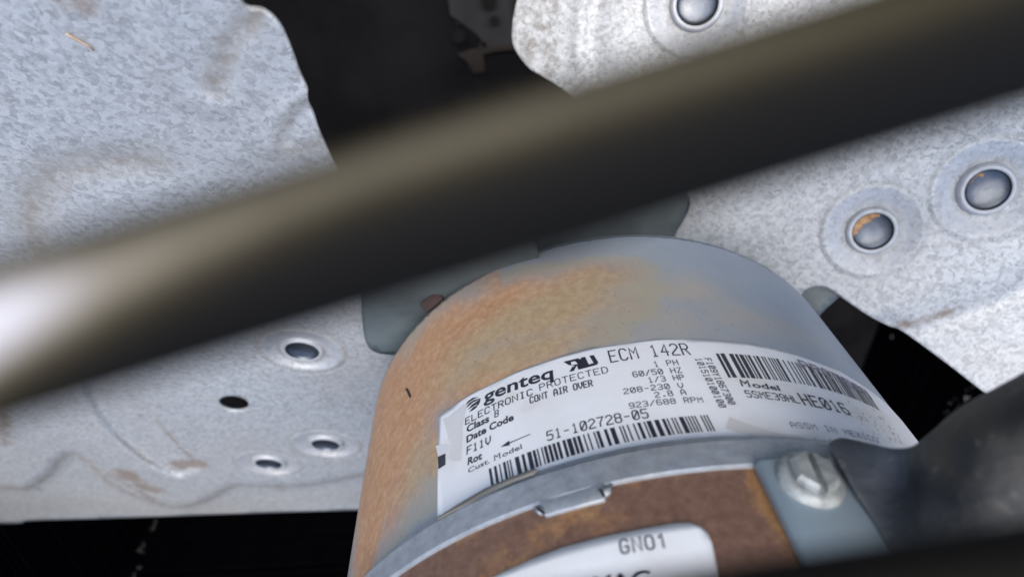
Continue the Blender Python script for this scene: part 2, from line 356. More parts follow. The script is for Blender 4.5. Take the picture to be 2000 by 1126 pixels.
def sheet(name, outline, plane, mat, parent, step, heightf=None, hole=None, dirtf=None, thick=.0009, tonef=None, rivs=(), rubf=None):
    outline = np.asarray(outline, float); lo = outline.min(0); hi = outline.max(0)
    def axis(a, b, L):
        out = [a]
        while out[-1] < b: out.append(out[-1] + (step if -40 < out[-1] < L + 40 else 30))
        return np.array(out)
    gx, gy = np.meshgrid(axis(lo[0], hi[0], 2000), axis(lo[1], hi[1], 1126)); G = np.c_[gx.ravel(), gy.ravel()] + rng.uniform(-.3, .3, (gx.size, 2))
    loop = np.vstack([outline, outline[:1]])
    for (x, y, Rr) in rivs:
        c = plane.uv([(x, y)])[0]; G = G[np.linalg.norm(plane.uv(G) - c, axis=1) > 2.45 * Rr]; add = []
        for q in np.concatenate([np.arange(.3, 1.0, .3), np.arange(1.0, 2.5, .11)]):
            for t in np.linspace(0, 2 * math.pi, int(14 + 22 * q), endpoint=False):
                X3 = plane.p + plane.u * (c[0] + q * Rr * math.cos(t)) + plane.v * (c[1] + q * Rr * math.sin(t)); add.append((1000 + F * X3[0] / X3[2], 563 + F * X3[1] / X3[2]))
        G = np.vstack([G, add])
    G = G[inpoly(G, outline)]; G = G[dpoly(G, loop) > step * .45]
    if hole is not None: G = G[~inpoly(G, hole)]; G = G[dpoly(G, np.vstack([hole, hole[:1]])) > 1.5]
    pts = [Vector(p) for p in outline]; n0 = len(pts); edges = [(i, (i + 1) % n0) for i in range(n0)]
    if hole is not None:
        h0 = len(pts); pts += [Vector(p) for p in hole]; nh = len(hole); edges += [(h0 + i, h0 + (i + 1) % nh) for i in range(nh)]
    pts += [Vector(p) for p in G]
    r = delaunay_2d_cdt(pts, edges, [], 0, 1e-4)
    V2 = np.array([tuple(v) for v in r[0]]); T = np.array([f for f in r[2]])
    cen = V2[T].mean(1); keep = inpoly(cen, outline)
    if hole is not None: keep &= ~inpoly(cen, hole)
    T = T[keep]
    uv = plane.uv(V2); H = plane.hit(V2)
    if heightf is not None:
        h = heightf(V2, uv); D = H / np.linalg.norm(H, axis=1)[:, None]; H = H - D * (h / np.abs(D @ plane.n))[:, None]
    Vw = Wn(H)
    # wind so that normals face the lens
    a, b, c = Vw[T[0][0]], Vw[T[0][1]], Vw[T[0][2]]
    if np.dot(np.cross(b - a, c - a), CAMP - a) < 0: T = T[:, ::-1]
    o = obj(name, Vw, T, mat, parent)
    attr(o, 'dirt', dirtf(V2, uv) if dirtf else np.zeros(len(V2))); attr(o, 'grey_tone', tonef(V2, uv) if tonef else np.zeros(len(V2)))
    if rubf is not None: attr(o, 'rub', rubf(V2, uv))
    solidify(o, thick, -1)
    return o
sm = lambda t: np.clip(t, 0, 1) ** 2 * (3 - 2 * np.clip(t, 0, 1))
P0 = CO + A * .158
NL = np.array([0, .81, -.59]); NL = NL / np.linalg.norm(NL)
def rotaxis(v, deg):
    t = math.radians(deg); return v * math.cos(t) + np.cross(WZ, v) * math.sin(t) + WZ * WZ.dot(v) * (1 - math.cos(t))
NR = rotaxis(NL, -120)
PL = Plane(P0, NL); PR = Plane(P0, NR)
fan = empty('fan', W(P0), label='galvanised steel condenser fan with riveted blades behind the rusty motor', cat='fan')
def rivet_h(uv, c, R):
    d = np.linalg.norm(uv - c, axis=1) / R
    h = -.0015 * (1 - sm((d - 1.1) / .85)) - .0014 * (1 - sm((d - .6) / .3))                    # shallow dish
    h += .00022 * np.exp(-((d - 1.97) / .11) ** 2) - .0003 * np.exp(-((d - 2.15) / .09) ** 2)
    return h
def rub(plane, rivs, uv):
    r = np.zeros(len(uv))
    for x, y, R in rivs:
        d = np.linalg.norm(uv - plane.uv([(x, y)])[0], axis=1) / R; r = np.maximum(r, sm((d - 1.15) / .25) * (1 - sm((d - 1.75) / .3)))
    return r
class Feat:
    def __init__(s, plane): s.p = plane; s.f = []; s.d = []; s.pt = []
    def region(s, poly, amp, wd, sm_=True):
        pp = smooth_line(poly, 5, True); s.f.append(('R', pp, amp, wd))
    def ridge(s, line, amp, wd, dirt=0, dwd=None):
        ll = smooth_line(line, 5); s.f.append(('L', s.p.uv(ll), amp, wd))
        if dirt: s.d.append((s.p.uv(ll), dirt, dwd or wd))
    def dirt(s, line, amt, wd): s.d.append((s.p.uv(smooth_line(line, 4) if len(line) > 1 else np.array(line * 2, float)), amt, wd))
    def pat(s, line, amt, wd): s.pt.append((s.p.uv(smooth_line(line, 4)), amt, wd))
    def h(s, X, uv):
        h = np.zeros(len(X))
        for k in s.f:
            if k[0] == 'R':
                L = s.p.uv(np.vstack([k[1], k[1][:1]])); d = dpoly(uv, L); ins = inpoly(X, k[1]); h += np.where(ins, k[2] * sm(.5 + d / k[3] / 2), k[2] * sm(.5 - d / k[3] / 2))
            elif k[0] == 'L': h += k[2] * np.exp(-(dpoly(uv, k[1]) / k[3]) ** 2)
        return h
    def dd(s, L, uv):
        r = np.zeros(len(uv))
        for l, a, wd in L: r = np.maximum(r, a * np.exp(-(dpoly(uv, l) / wd) ** 2))
        return r
# ---- left blade
fl = Feat(PL)
curve = [(0, 951), (51, 954), (92, 928), (123, 893), (145, 884), (169, 898), (205, 934), (256, 964), (327, 987), (378, 985), (435, 959), (460, 946), (552, 949), (614, 944), (708, 926), (900, 880)]
fl.region([(-300, 950)] + curve + [(900, 1200), (-300, 1200)], -.0035, .0045)
for seg in (curve[:6], curve[5:12], curve[11:]): fl.dirt(seg, .58, .0028)
chan = [(250, 730), (261, 749), (307, 821), (358, 877), (392, 906), (348, 926), (286, 898), (230, 852), (189, 800), (160, 730), (140, 640), (215, 640)]
fl.region(chan, -.0016, .0022)
fl.dirt([(307, 821), (345, 865), (392, 908)], .6, .0016); fl.dirt([(230, 852), (286, 898), (340, 915), (385, 905)], .62, .0030); fl.dirt([(350, 905), (388, 905)], .95, .006)
fl.dirt([(243, 922), (262, 935)], .95, .006); fl.dirt([(280, 950), (300, 955)], .9, .007); fl.dirt([(215, 925), (320, 985)], .6, .004); fl.dirt([(270, 808), (276, 808)], .8, .0012)
fl.dirt([(0, 950), (75, 955)], .55, .003); fl.dirt([(5, 830), (15, 870)], .6, .004)
fl.dirt([(548, 945), (552, 960)], .5, .004)
fl.ridge([(62, 490), (60, 440), (70, 385), (105, 342), (165, 320), (260, 312)], -.0006, .0040, 0, .0032)
fl.ridge([(420, 178), (424, 150), (440, 105), (468, 62), (502, 30)], -.0005, .0022, 0, .0019); fl.pat([(420, 178), (424, 150), (440, 105), (468, 62), (502, 30)], 1.0, .0022); fl.pat([(62, 490), (60, 440), (70, 385), (105, 342), (165, 320), (300, 315)], .95, .0045)  # two curved stripes, greyer along their grooves
fl.ridge([(530, 285), (540, 240), (565, 208), (603, 182)], .0006, .0018); fl.ridge([(560, 275), (575, 240), (606, 205)], -.0008, .002)
fl.ridge([(460, 330), (560, 300), (640, 272)], -.0004, .003); fl.pat([(560, 300), (640, 272)], .6, .0018)
fl.ridge([(200, 330), (300, 325), (420, 340), (560, 330)], -.0003, .005); fl.ridge([(300, -30), (318, 60), (330, 130), (370, 190), (420, 210)], .0006, .003)
fl.dirt([(0, 780), (10, 830)], .7, .004); fl.dirt([(120, -5), (160, 8)], .6, .004)
fl.pat([(-50, 1010), (150, 985), (300, 1000), (420, 992), (560, 975), (760, 965)], .55, .016)  # greyer towards the bottom edge
rivL = [(590, 685, .0062), (525, 905, .0066), (636, 868, .0066)]
for x, y, R in rivL:
    c = PL.uv([(x, y)])[0]; th = np.linspace(0, 2 * math.pi, 30); fl.pt.append((c + 1.12 * R * np.c_[np.cos(th), np.sin(th)], .6, .0012)); fl.pt.append((c + 2.12 * R * np.c_[np.cos(th), np.sin(th)], .95, .0009))  # grey rings: dirt round each flange plus groove shading painted in
vref = PL.uv([(600, 520)])[0][1]
def hL(X, uv):
    h = fl.h(X, uv); v = np.maximum(uv[:, 1] - vref, 0); h += 1.1 * v * v
    for x, y, R in rivL: h += rivet_h(uv, PL.uv([(x, y)])[0], R)
    h += .0006 * np.sin(uv[:, 0] * 70 + 1) * np.sin(uv[:, 1] * 55)
    return h
edgeL = smooth_line([(380, -160), (430, -20), (462, -2), (484, 17), (512, 22), (543, 46), (566, 90), (584, 140), (600, 178), (604, 205), (620, 248), (640, 295), (690, 390), (760, 480), (850, 560), (900, 640), (900, 760), (820, 900), (790, 985)], 5)
botL = smooth_line([(760, 993), (700, 995), (500, 1001), (250, 1010), (60, 1016), (38, 1021), (-60, 1022), (-180, 1020)], 4)
outL = np.vstack([edgeL, botL, smooth_line([(-300, 980), (-420, 800), (-460, 500), (-440, 200), (-380, -60), (-250, -180)], 4)])
cH = PL.uv([(457, 787)])[0]
hp = np.array([(457 + 29 * math.cos(t) + 2.0 * math.sin(t), 787 + 14 * math.sin(t) + 2 * math.cos(t)) for t in np.linspace(0, 2 * math.pi, 36, endpoint=False)])
bl = sheet('blade', outL, PL, MAT['galv'], fan, 5.0, hL, hp, lambda X, uv: fl.dd(fl.d, uv), tonef=lambda X, uv: fl.dd(fl.pt, uv), rivs=rivL, rubf=lambda X, uv: rub(PL, rivL, uv))
# ---- right blade
fr = Feat(PR)
fr.ridge([(1735, 640), (1790, 622), (1860, 598), (1940, 570), (2060, 520)], -.0007, .004, 0)
fr.dirt([(1745, 640), (1790, 628), (1850, 610)], .62, .0022); fr.dirt([(1850, 606), (1960, 570)], .3, .0025)
fr.region([(1720, 652), (1790, 632), (1860, 606), (1940, 578), (2100, 520), (2500, 500), (2500, 1200), (1900, 1000)], -.0016, .003)
fr.ridge([(1170, -40), (1163, 30), (1158, 75), (1166, 130)], -.0005, .0032, 0); fr.ridge([(1140, -40), (1133, 40), (1130, 120)], .0006, .002)
rivR = [(1705, 452, .0065), (1930, 371, .0067), (1362, 8, .0066)]
for x, y, R in rivR:
    c = PR.uv([(x, y)])[0]; th = np.linspace(0, 2 * math.pi, 30); fr.pt.append((c + 1.12 * R * np.c_[np.cos(th), np.sin(th)], .42, .0013)); fr.pt.append((c + 2.13 * R * np.c_[np.cos(th), np.sin(th)], .3, .0006))  # grey rings again, with the dish shading painted into the colour
    fr.pt.append((c + np.array([0, -.3 * R]) + 1.9 * R * np.c_[np.cos(th[3:-12] + math.pi), np.sin(th[3:-12] + math.pi)], .22, .0018))
fr.dirt([(1175, 15), (1185, 5)], .5, .0015)
def hR(X, uv):
    h = fr.h(X, uv)
    for x, y, R in rivR: h += rivet_h(uv, PR.uv([(x, y)])[0], R)
    h += .0005 * np.sin(uv[:, 0] * 60) * np.sin(uv[:, 1] * 75 + 1)
    return h
outR = np.vstack([smooth_line([(1060, -200), (1030, -60), (1012, -10), (1001, 40), (1000, 80), (1012, 108), (1035, 135), (1062, 152), (1110, 185), (1200, 265), (1290, 335), (1335, 375), (1345, 400), (1330, 435), (1300, 470)], 5),
                  smooth_line([(1350, 600), (1450, 680), (1530, 640), (1562, 580), (1576, 564), (1600, 559), (1622, 565), (1642, 579), (1690, 612), (1735, 636), (1765, 648), (1850, 710), (1940, 780), (2100, 905), (2300, 1050)], 5),
                  smooth_line([(2460, 1000), (2560, 700), (2560, 300), (2450, 0), (2300, -200)], 4)])
def spk(X, uv):
    r = fr.dd(fr.d, uv); n = np.clip((1180 - X[:, 0]) / 120, 0, 1) * (X[:, 1] < 300); return np.maximum(r, n * .42)
br = sheet('blade', outR, PR, MAT['galv_right'], fan, 5.0, hR, None, spk, tonef=lambda X, uv: fr.dd(fr.pt, uv), rivs=rivR, rubf=lambda X, uv: rub(PR, rivR, uv))
# third blade, below the motor on the image's lower right
n3 = rotaxis(NL, 120); c0 = P0; V = []; Fc = []
e_r = rotaxis(-WX, 120); e_r = e_r - e_r.dot(n3) * n3; e_r /= np.linalg.norm(e_r); e_t = np.cross(n3, e_r)
nr, ntt = 24, 20
for i in range(nr):
    for j in range(ntt):
        t = j / (ntt - 1) * 2 - 1; r = .045 + .17 * i / (nr - 1); V.append(W(c0 + e_r * r + e_t * t * (.03 + .045 * math.sqrt(i / (nr - 1))) - n3 * 0))
for i in range(nr - 1):
    for j in range(ntt - 1): k = i * ntt + j; Fc.append((k, k + 1, k + ntt + 1, k + ntt))
b3 = obj('blade', V, Fc, MAT['galv'], fan); attr(b3, 'dirt', np.zeros(len(V))); attr(b3, 'grey_tone', np.zeros(len(V))); solidify(b3, .0009, 0)
# rivets (sub-parts of the blades)
def rivet(plane, x, y, R, blade, rust):
    c = plane.hit(np.array([(x, y)], float))[0]; n = plane.n if plane.n[2] < 0 else -plane.n
    c = c - n * .0010; cw = W(c); nw = ROT @ n
    v, f = lathe([(R * 1.06, -.0006), (R * 1.05, .0004), (R * 1.0, .0010), (R * .93, .0013), (R * .84, .0012), (R * .79, .0009), (R * .78, .0004)], cw, nw, 56); rf = obj('rivet', v, f, MAT['rim'], blade)
    dome = [(R * .78 * math.sin(a), .0010 - .0012 * math.cos(a)) for a in np.linspace(.02, 1.5, 16)][::-1] 
    v, f = lathe([(R * .80, .0012)] + dome, cw, nw, 48); o = obj('rivet_dome', v, f, MAT['dome'], blade)
    cs = (ROT @ np.array([1., 0, 0])) ; up = ROT @ np.array([0, -1., 0]); vv = np.array(v) - cw
    attr(o, 'rust', np.clip(rust * ((-(vv @ cs) * .75 + (vv @ up) * .75) / R - .05) * 1.5, -1, 1) if rust else np.full(len(v), -.4))
for (x, y, R), r in zip(rivL, (0.35, 0, .3)): rivet(PL, x, y, R, bl, r)
for (x, y, R), r in zip(rivR, (1.0, .45, .2)): rivet(PR, x, y, R, br, r)
# spider arms, hub and shaft
def flat(name, pts, plane, mat, parent, lift, n=4, thick=.002, step=14):
    pl = Plane(plane.p, plane.n, lift); o = sheet(name, smooth_line(pts, n, True), pl, mat, parent, step, thick=thick); return o
flat('spider_arm', [(706, 540), (706, 600), (711, 655), (722, 680), (742, 690), (775, 693), (880, 700), (1050, 560), (1010, 440), (860, 440), (760, 440), (715, 470)], PL, MAT['spider'], fan, .0028)
flat('spider_arm', [(1100, 290), (1250, 300), (1325, 350), (1343, 385), (1340, 415), (1322, 450), (1290, 500), (1150, 560), (1000, 500), (980, 380)], PR, MAT['spider'], fan, .0028)
flat('spider_arm', [(1480, 540), (1560, 520), (1680, 530), (1668, 552), (1642, 577), (1604, 612), (1540, 680), (1420, 640)], PR, MAT['spider'], fan, -.004)
Vh, Fh = lathe([(.0001, -.012), (.018, -.012), (.018, -.004), (.04, -.004), (.04, .006), (.014, .006), (.014, .014), (.007, .014), (.007, .03)], W(P0), (0, 0, 1), 40); obj('hub', Vh, Fh, MAT['spider'], fan)
# ---------------------------------------------------------------- the motor
zf = .1385
motor = empty('fan_motor', W(CO + A * zf), label='rusty blue-grey electric fan motor wrapped with a white rating label', cat='motor')
prof = [(RM, .0665 + i * .0012) for i in range(int((zf - .0035 - .0665) / .0012) + 1)]
for a in np.linspace(0, math.pi / 2, 7): prof.append((RM - .004 * (1 - math.cos(a)), zf - .004 + .004 * math.sin(a)))
prof += [(RM - .0045, zf + .0001), (RM - .0055, zf - .0002), (.03, zf + .004), (.0001, zf + .004)]
NS = 420; V, Fc = lathe_z([p for p in prof], 0, 2 * math.pi * RM, NS, True)
shell = obj('shell', V, Fc, MAT['shell'], motor)
th = np.linspace(0, 2 * math.pi * RM, NS, endpoint=False); ss = np.tile(th, len(prof)); zz = np.repeat([p[1] for p in prof], NS)
def ds(a, b):
    C = 2 * math.pi * RM; d = (a - b + C / 2) % C - C / 2; return d
def blob(x, y, rs, rz): 
    s, z = cyl(x, y); return np.exp(-(ds(ss, s) / rs) ** 2 - ((zz - z) / rz) ** 2)
rust = np.zeros(len(ss))
for x, y, rs, rz, a in ((760, 850, .022, .03, 1.15), (850, 700, .022, .022, 1.1), (960, 620, .020, .014, 1.1), (1060, 600, .018, .012, 1.05), (730, 1000, .012, .022, 1.1), (715, 1090, .007, .025, 1.0), (800, 950, .010, .012, .95), (1150, 545, .014, .008, .85),
                       (1200, 600, .010, .007, .62), (1100, 660, .014, .006, .7), (960, 720, .016, .010, 1.0), (1060, 680, .012, .007, .8), (1200, 530, .012, .007, .6), (850, 900, .008, .012, .9), (1250, 560, .010, .006, .35)):
    rust = np.maximum(rust, a * blob(x, y, rs, rz))
rust -= .9 * blob(800, 1080, .010, .012) + .5 * blob(835, 1010, .006, .006)
for k in range(14):
    s0 = rng.uniform(.06, .36); rust = np.maximum(rust, np.where((ss > .04) & (ss < .30), .8 * np.exp(-(ds(ss, s0) / .02) ** 2 - ((zz - rng.uniform(.07, .13)) / .02) ** 2), 0))
rust = np.where(zz > zf - .0022, rust * .35, rust)
film = np.zeros(len(ss))
for x, y, rs, rz, a in ((1350, 570, .012, .009, .75), (1250, 560, .014, .010, .8), (1300, 630, .018, .009, .7), (1440, 620, .014, .008, .7), (1540, 645, .010, .006, .5), (1180, 620, .014, .012, .9), (780, 700, .02, .03, .8), (1050, 530, .03, .008, .45)): film = np.maximum(film, a * blob(x, y, rs, rz))
attr(shell, 'film', film); attr(shell, 'rust', rust); attr(shell, 'tan', np.maximum(np.maximum(blob(1050, 640, .03, .013), blob(1350, 580, .04, .02)), .9 * blob(820, 980, .009, .02)))
# end ring with its tab
rr = .0722
V, Fc = lathe_z([(RM - .001, .0686), (rr - .0016, .0684), (rr - .0012, .0680), (rr - .0010, .0668), (rr - .0002, .0663), (rr, .0659), (rr, .0614), (rr - .0002, .0611), (rr - .002, .0610), (RM - .002, .0609)], 0, 2 * math.pi * RM, 300, True)
ring = autosmooth(obj('end_ring', V, Fc, MAT['ring'], motor)); ring.data.set_sharp_from_angle(angle=math.radians(20))
def patch_c(name, poly_sz, r, mat, parent, thick, step=.002, attrs=None, **kw):
    """sheet wrapped on the cylinder; polygon in (s, z)"""
    poly = np.asarray(poly_sz, float); lo, hi = poly.min(0), poly.max(0)
    gx, gy = np.meshgrid(np.arange(lo[0], hi[0], step), np.arange(lo[1], hi[1], step)); G = np.c_[gx.ravel(), gy.ravel()]
    if len(G): G = G[inpoly(G, poly)]
    if len(G): G = G[dpoly(G, np.vstack([poly, poly[:1]])) > step * .4]
    sc = 1000.
    rs = delaunay_2d_cdt([Vector(p * sc) for p in poly] + [Vector(p * sc) for p in G], [(i, (i + 1) % len(poly)) for i in range(len(poly))], [], 0, 1e-5)
    V2 = np.array([tuple(v) for v in rs[0]]) / sc; T = np.array([f for f in rs[2]]); T = T[inpoly(V2[T].mean(1), poly)]
    rad = r(V2) if callable(r) else np.full(len(V2), r)
    Vw = onc(V2[:, 0], V2[:, 1], rad); axw = W(CO); a, b, c = Vw[T[0][0]], Vw[T[0][1]], Vw[T[0][2]]; out = a - axw; out[2] = 0
    if np.dot(np.cross(b - a, c - a), out) < 0: T = T[:, ::-1]
    o = obj(name, Vw, T, mat, parent, **kw)
    for k, fn in (attrs or {}).items(): attr(o, k, fn(V2))
    if thick: solidify(o, thick, -1)
    return o
def C(pts, r=RM): return [cyl(x, y, r) for x, y in pts]
RC = rr - .0007
t1 = cyl(1063, 1004, rr); t2 = cyl(1181, 972, rr); tz0 = .0618
tab = patch_c('ring_tab', [(t1[0] - .0008, tz0), (t1[0], t1[1] - .0002), (t2[0], t2[1] - .0002), (t2[0] + .0006, tz0)], rr + .00005, MAT['ring'], motor, .0012); bevel(tab, .0003)
for sx, pts in ((0, [(1042, 996), (1062, 990), (1062, 1000), (1054, 1004)]), (1, [(1168, 960), (1196, 945), (1192, 962), (1182, 968)])):
    patch_c('notch_burr', C(pts, rr), rr + .0003, MAT['ring'], motor, .0008)
for pts in ([(1048, 994), (1060, 997), (1068, 1004), (1064, 1008), (1056, 1002)], [(1170, 957), (1178, 960), (1184, 973), (1179, 974)]):
    patch_c('notch_gap', C(pts, rr), rr + .0005, MAT['hole'], motor, 0)
# beige strip of old backing under the label edge
patch_c('label_residue', C([(868, 1022), (905, 998), (960, 966), (1010, 945), (1054, 928), (1060, 932), (1052, 941), (1010, 956), (960, 982), (900, 1018), (880, 1030)], RM), lambda V: np.where(V[:, 1] < .0664, rr + .0002, np.where(V[:, 1] < .0688, rr - .0008, RM + .0003)), MAT['paper_beige'], motor, .0001, .0012, {'grime': lambda V: .55 + 0 * V[:, 0], 'stain': lambda V: .4 + 0 * V[:, 0]})
# rusty core
pc = [(.0001, .028), (RC - .006, .028), (RC - .001, .029)] + [(RC, z) for z in np.arange(.030, .0625, .0016)]
V, Fc = lathe_z(pc, 0, 2 * math.pi * RM, 300, True); core = obj('core', V, Fc, MAT['core'], motor)
cth = np.tile(np.linspace(0, 2 * math.pi * RM, 300, endpoint=False), len(pc)); cz = np.repeat([p[1] for p in pc], 300)
se = cyl(1500, 970, RC)[0]; e1 = np.exp(-(ds(cth, se) / .0028) ** 2) * 1.0; e2 = np.exp(-((cz - .062) / .0012) ** 2) * .35 + .45 * np.exp(-(ds(cth, cyl(930, 1070, RC)[0]) / .012) ** 2) + .5 * np.exp(-(ds(cth, cyl(1100, 1020, RC)[0]) / .006) ** 2 - ((cz - .058) / .004) ** 2)
attr(core, 'edge', np.maximum(e1, e2))
# rating label
lt = C([(857, 815), (880, 798), (921, 771), (1013, 727), (1100, 697), (1155, 682), (1280, 665), (1369, 664), (1450, 671), (1500, 680), (1560, 697), (1640, 727)])
lb = C([(856, 1020), (905, 985), (957, 957), (1059, 920), (1150, 893), (1290, 869), (1400, 858), (1500, 856)])
zt = .0929; zb = .0689
send = cyl(1700, 800)[0] + .03
top_line = [(s, z + .0002) for s, z in lt] + [(send, zt)]
bot_line = [(s, max(z, .0681)) for s, z in lb] + [(send, zb)]
lab_poly = bot_line + top_line[::-1]
def grime(V):
    g = np.zeros(len(V))
    for x, y, rs, rz, a in ((1700, 830, .010, .008, .9), (1740, 845, .004, .010, 1.0), (1650, 868, .02, .001, 1.0), (1650, 820, .004, .004, .5), (1780, 850, .003, .01, .9), (1500, 680, .02, .0008, .65), (1640, 727, .01, .0012, .6)):
        s, z = cyl(x, y); g = np.maximum(g, a * np.exp(-((V[:, 0] - s) / rs) ** 2 - ((V[:, 1] - z) / rz) ** 2))
    return g + .02
def stain(V):
    g = np.zeros(len(V))
    for x, y, rs, rz, a in ((1040, 790, .0035, .0015, .35), (1005, 770, .0018, .002, .35), (880, 880, .004, .004, .25), (1650, 800, .012, .003, .55), (1480, 745, .008, .0012, .3), (1560, 880, .02, .002, .3), (1620, 850, .02, .002, .45), (1700, 810, .01, .01, .35)):
        s, z = cyl(x, y); g = np.maximum(g, a * np.exp(-((V[:, 0] - s) / rs) ** 2 - ((V[:, 1] - z) / rz) ** 2))
    return g
RL = RM + .00022
lab = patch_c('rating_label', lab_poly, RL, MAT['paper'], motor, .00012, .0011, {'grime': grime, 'stain': stain})
# ---- lettering: a monoline stroke alphabet on a 4 x 6 grid
SF = {'0': [[(0, 1), (1, 0), (3, 0), (4, 1), (4, 5), (3, 6), (1, 6), (0, 5), (0, 1)], [(.6, 1), (3.4, 5)]], '1': [[(1, 5), (2, 6), (2, 0)], [(1, 0), (3, 0)]],
      '2': [[(0, 5), (1, 6), (3, 6), (4, 5), (4, 4), (0, 1), (0, 0), (4, 0)]], '3': [[(0, 5.5), (1, 6), (3, 6), (4, 5), (4, 4), (3, 3), (1.4, 3)], [(3, 3), (4, 2), (4, 1), (3, 0), (1, 0), (0, .6)]],
      '4': [[(3, 0), (3, 6), (0, 2), (4, 2)]], '5': [[(4, 6), (.3, 6), (0, 3.4), (3, 3.6), (4, 2.7), (4, 1), (3, 0), (1, 0), (0, .7)]],
      '6': [[(4, 5.6), (3, 6), (1, 6), (0, 5), (0, 1), (1, 0), (3, 0), (4, 1), (4, 2.4), (3, 3.4), (0, 3.2)]], '7': [[(0, 6), (4, 6), (1.6, 2.4), (1.4, 0)]],
      '8': [[(1, 3.2), (0, 4), (0, 5.2), (1, 6), (3, 6), (4, 5.2), (4, 4), (3, 3.2), (1, 3.2), (0, 2.4), (0, .9), (1, 0), (3, 0), (4, .9), (4, 2.4), (3, 3.2)]],
      '9': [[(0, .4), (1, 0), (3, 0), (4, 1), (4, 5), (3, 6), (1, 6), (0, 5), (0, 3.6), (1, 2.6), (4, 2.8)]],
      'A': [[(0, 0), (0, 4), (1.3, 6), (2.7, 6), (4, 4), (4, 0)], [(0, 2.4), (4, 2.4)]], 'B': [[(0, 0), (0, 6), (3, 6), (4, 5), (4, 4), (3, 3.2), (0, 3.2)], [(3, 3.2), (4, 2.3), (4, 1), (3, 0), (0, 0)]],
      'C': [[(4, 5), (3, 6), (1, 6), (0, 5), (0, 1), (1, 0), (3, 0), (4, 1)]], 'D': [[(0, 0), (0, 6), (2.6, 6), (4, 4.6), (4, 1.4), (2.6, 0), (0, 0)]],
      'E': [[(4, 6), (0, 6), (0, 0), (4, 0)], [(0, 3.1), (3, 3.1)]], 'F': [[(4, 6), (0, 6), (0, 0)], [(0, 3.1), (3, 3.1)]], 'H': [[(0, 0), (0, 6)], [(4, 0), (4, 6)], [(0, 3), (4, 3)]],
      'G': [[(4, 5), (3, 6), (1, 6), (0, 5), (0, 1), (1, 0), (3, 0), (4, 1), (4, 2.8), (2.4, 2.8)]],
      'I': [[(2, 0), (2, 6)], [(1, 0), (3, 0)], [(1, 6), (3, 6)]], 'L': [[(0, 6), (0, 0), (4, 0)]], 'M': [[(0, 0), (0, 6), (2, 3), (4, 6), (4, 0)]], 'N': [[(0, 0), (0, 6), (4, 0), (4, 6)]],
      'O': [[(0, 1), (1, 0), (3, 0), (4, 1), (4, 5), (3, 6), (1, 6), (0, 5), (0, 1)]], 'P': [[(0, 0), (0, 6), (3, 6), (4, 5), (4, 3.8), (3, 2.9), (0, 2.9)]],
      'R': [[(0, 0), (0, 6), (3, 6), (4, 5), (4, 3.9), (3, 3), (0, 3)], [(2, 3), (4, 0)]], 'S': [[(4, 5.2), (3, 6), (1, 6), (0, 5.2), (0, 3.9), (1, 3.2), (3, 2.9), (4, 2.1), (4, .9), (3, 0), (1, 0), (0, .8)]],
      'T': [[(2, 0), (2, 6)], [(0, 6), (4, 6)]], 'U': [[(0, 6), (0, 1), (1, 0), (3, 0), (4, 1), (4, 6)]], 'V': [[(0, 6), (0, 2.4), (2, 0), (4, 2.4), (4, 6)]],
      'X': [[(0, 0), (4, 6)], [(0, 6), (4, 0)]], 'Y': [[(0, 6), (2, 3), (2, 0)], [(2, 3), (4, 6)]], 'Z': [[(0, 6), (4, 6), (0, 0), (4, 0)]], '/': [[(0, 0), (4, 6)]], '-': [[(.6, 3), (3.4, 3)]], '.': [[(1.3, .35), (2.7, .35)], [(1.3, .9), (2.7, .9)]], ' ': []}
lift_n = [0]
def strokes(name, lines, width, parent, mat, frame, rad):
    """lines in local units -> frame((x, y)) gives (s, z); each stroke a quad strip"""
    V = []; Fc = []; lift = 0
    for ln in lines:
        Pp = np.array([frame(p) for p in ln]); closed = len(ln) > 2 and ln[0] == ln[-1]; n = len(Pp); L = []; R = []
        if n == 2 and np.allclose(Pp[0], Pp[1]): continue
        for i in range(n):
            if closed and i in (0, n - 1): a = Pp[1] - Pp[0]; b = Pp[0] - Pp[-2]
            else: a = Pp[min(i + 1, n - 1)] - Pp[i] if i < n - 1 else Pp[i] - Pp[i - 1]; b = Pp[i] - Pp[i - 1] if i > 0 else a
            a = a / (np.linalg.norm(a) + 1e-12); b = b / (np.linalg.norm(b) + 1e-12); t = a + b; lt_ = np.linalg.norm(t)
            if lt_ < .3: t = a; lt_ = 1
            t = t / np.linalg.norm(t); nn = np.array([-t[1], t[0]]); k = min(1 / max(nn @ np.array([-a[1], a[0]]), .45), 1.8); ext = 0
            p = Pp[i].copy()
            if not closed and i == 0: p -= a * width * .4
            if not closed and i == n - 1: p += b * width * .4
            L.append(p + nn * width / 2 * k); R.append(p - nn * width / 2 * k)
        b0 = len(V); lift += 1e-7
        for l, r in zip(L, R): V += [(l[0], l[1], rad + lift), (r[0], r[1], rad + lift)]
        for i in range(n - 1): k = b0 + 2 * i; Fc.append((k, k + 2, k + 3, k + 1))
    V = np.array(V); Vw = onc(V[:, 0], V[:, 1], V[:, 2])
    return obj(name, Vw, Fc, mat, parent, smooth=False)
RT = RL + .00006
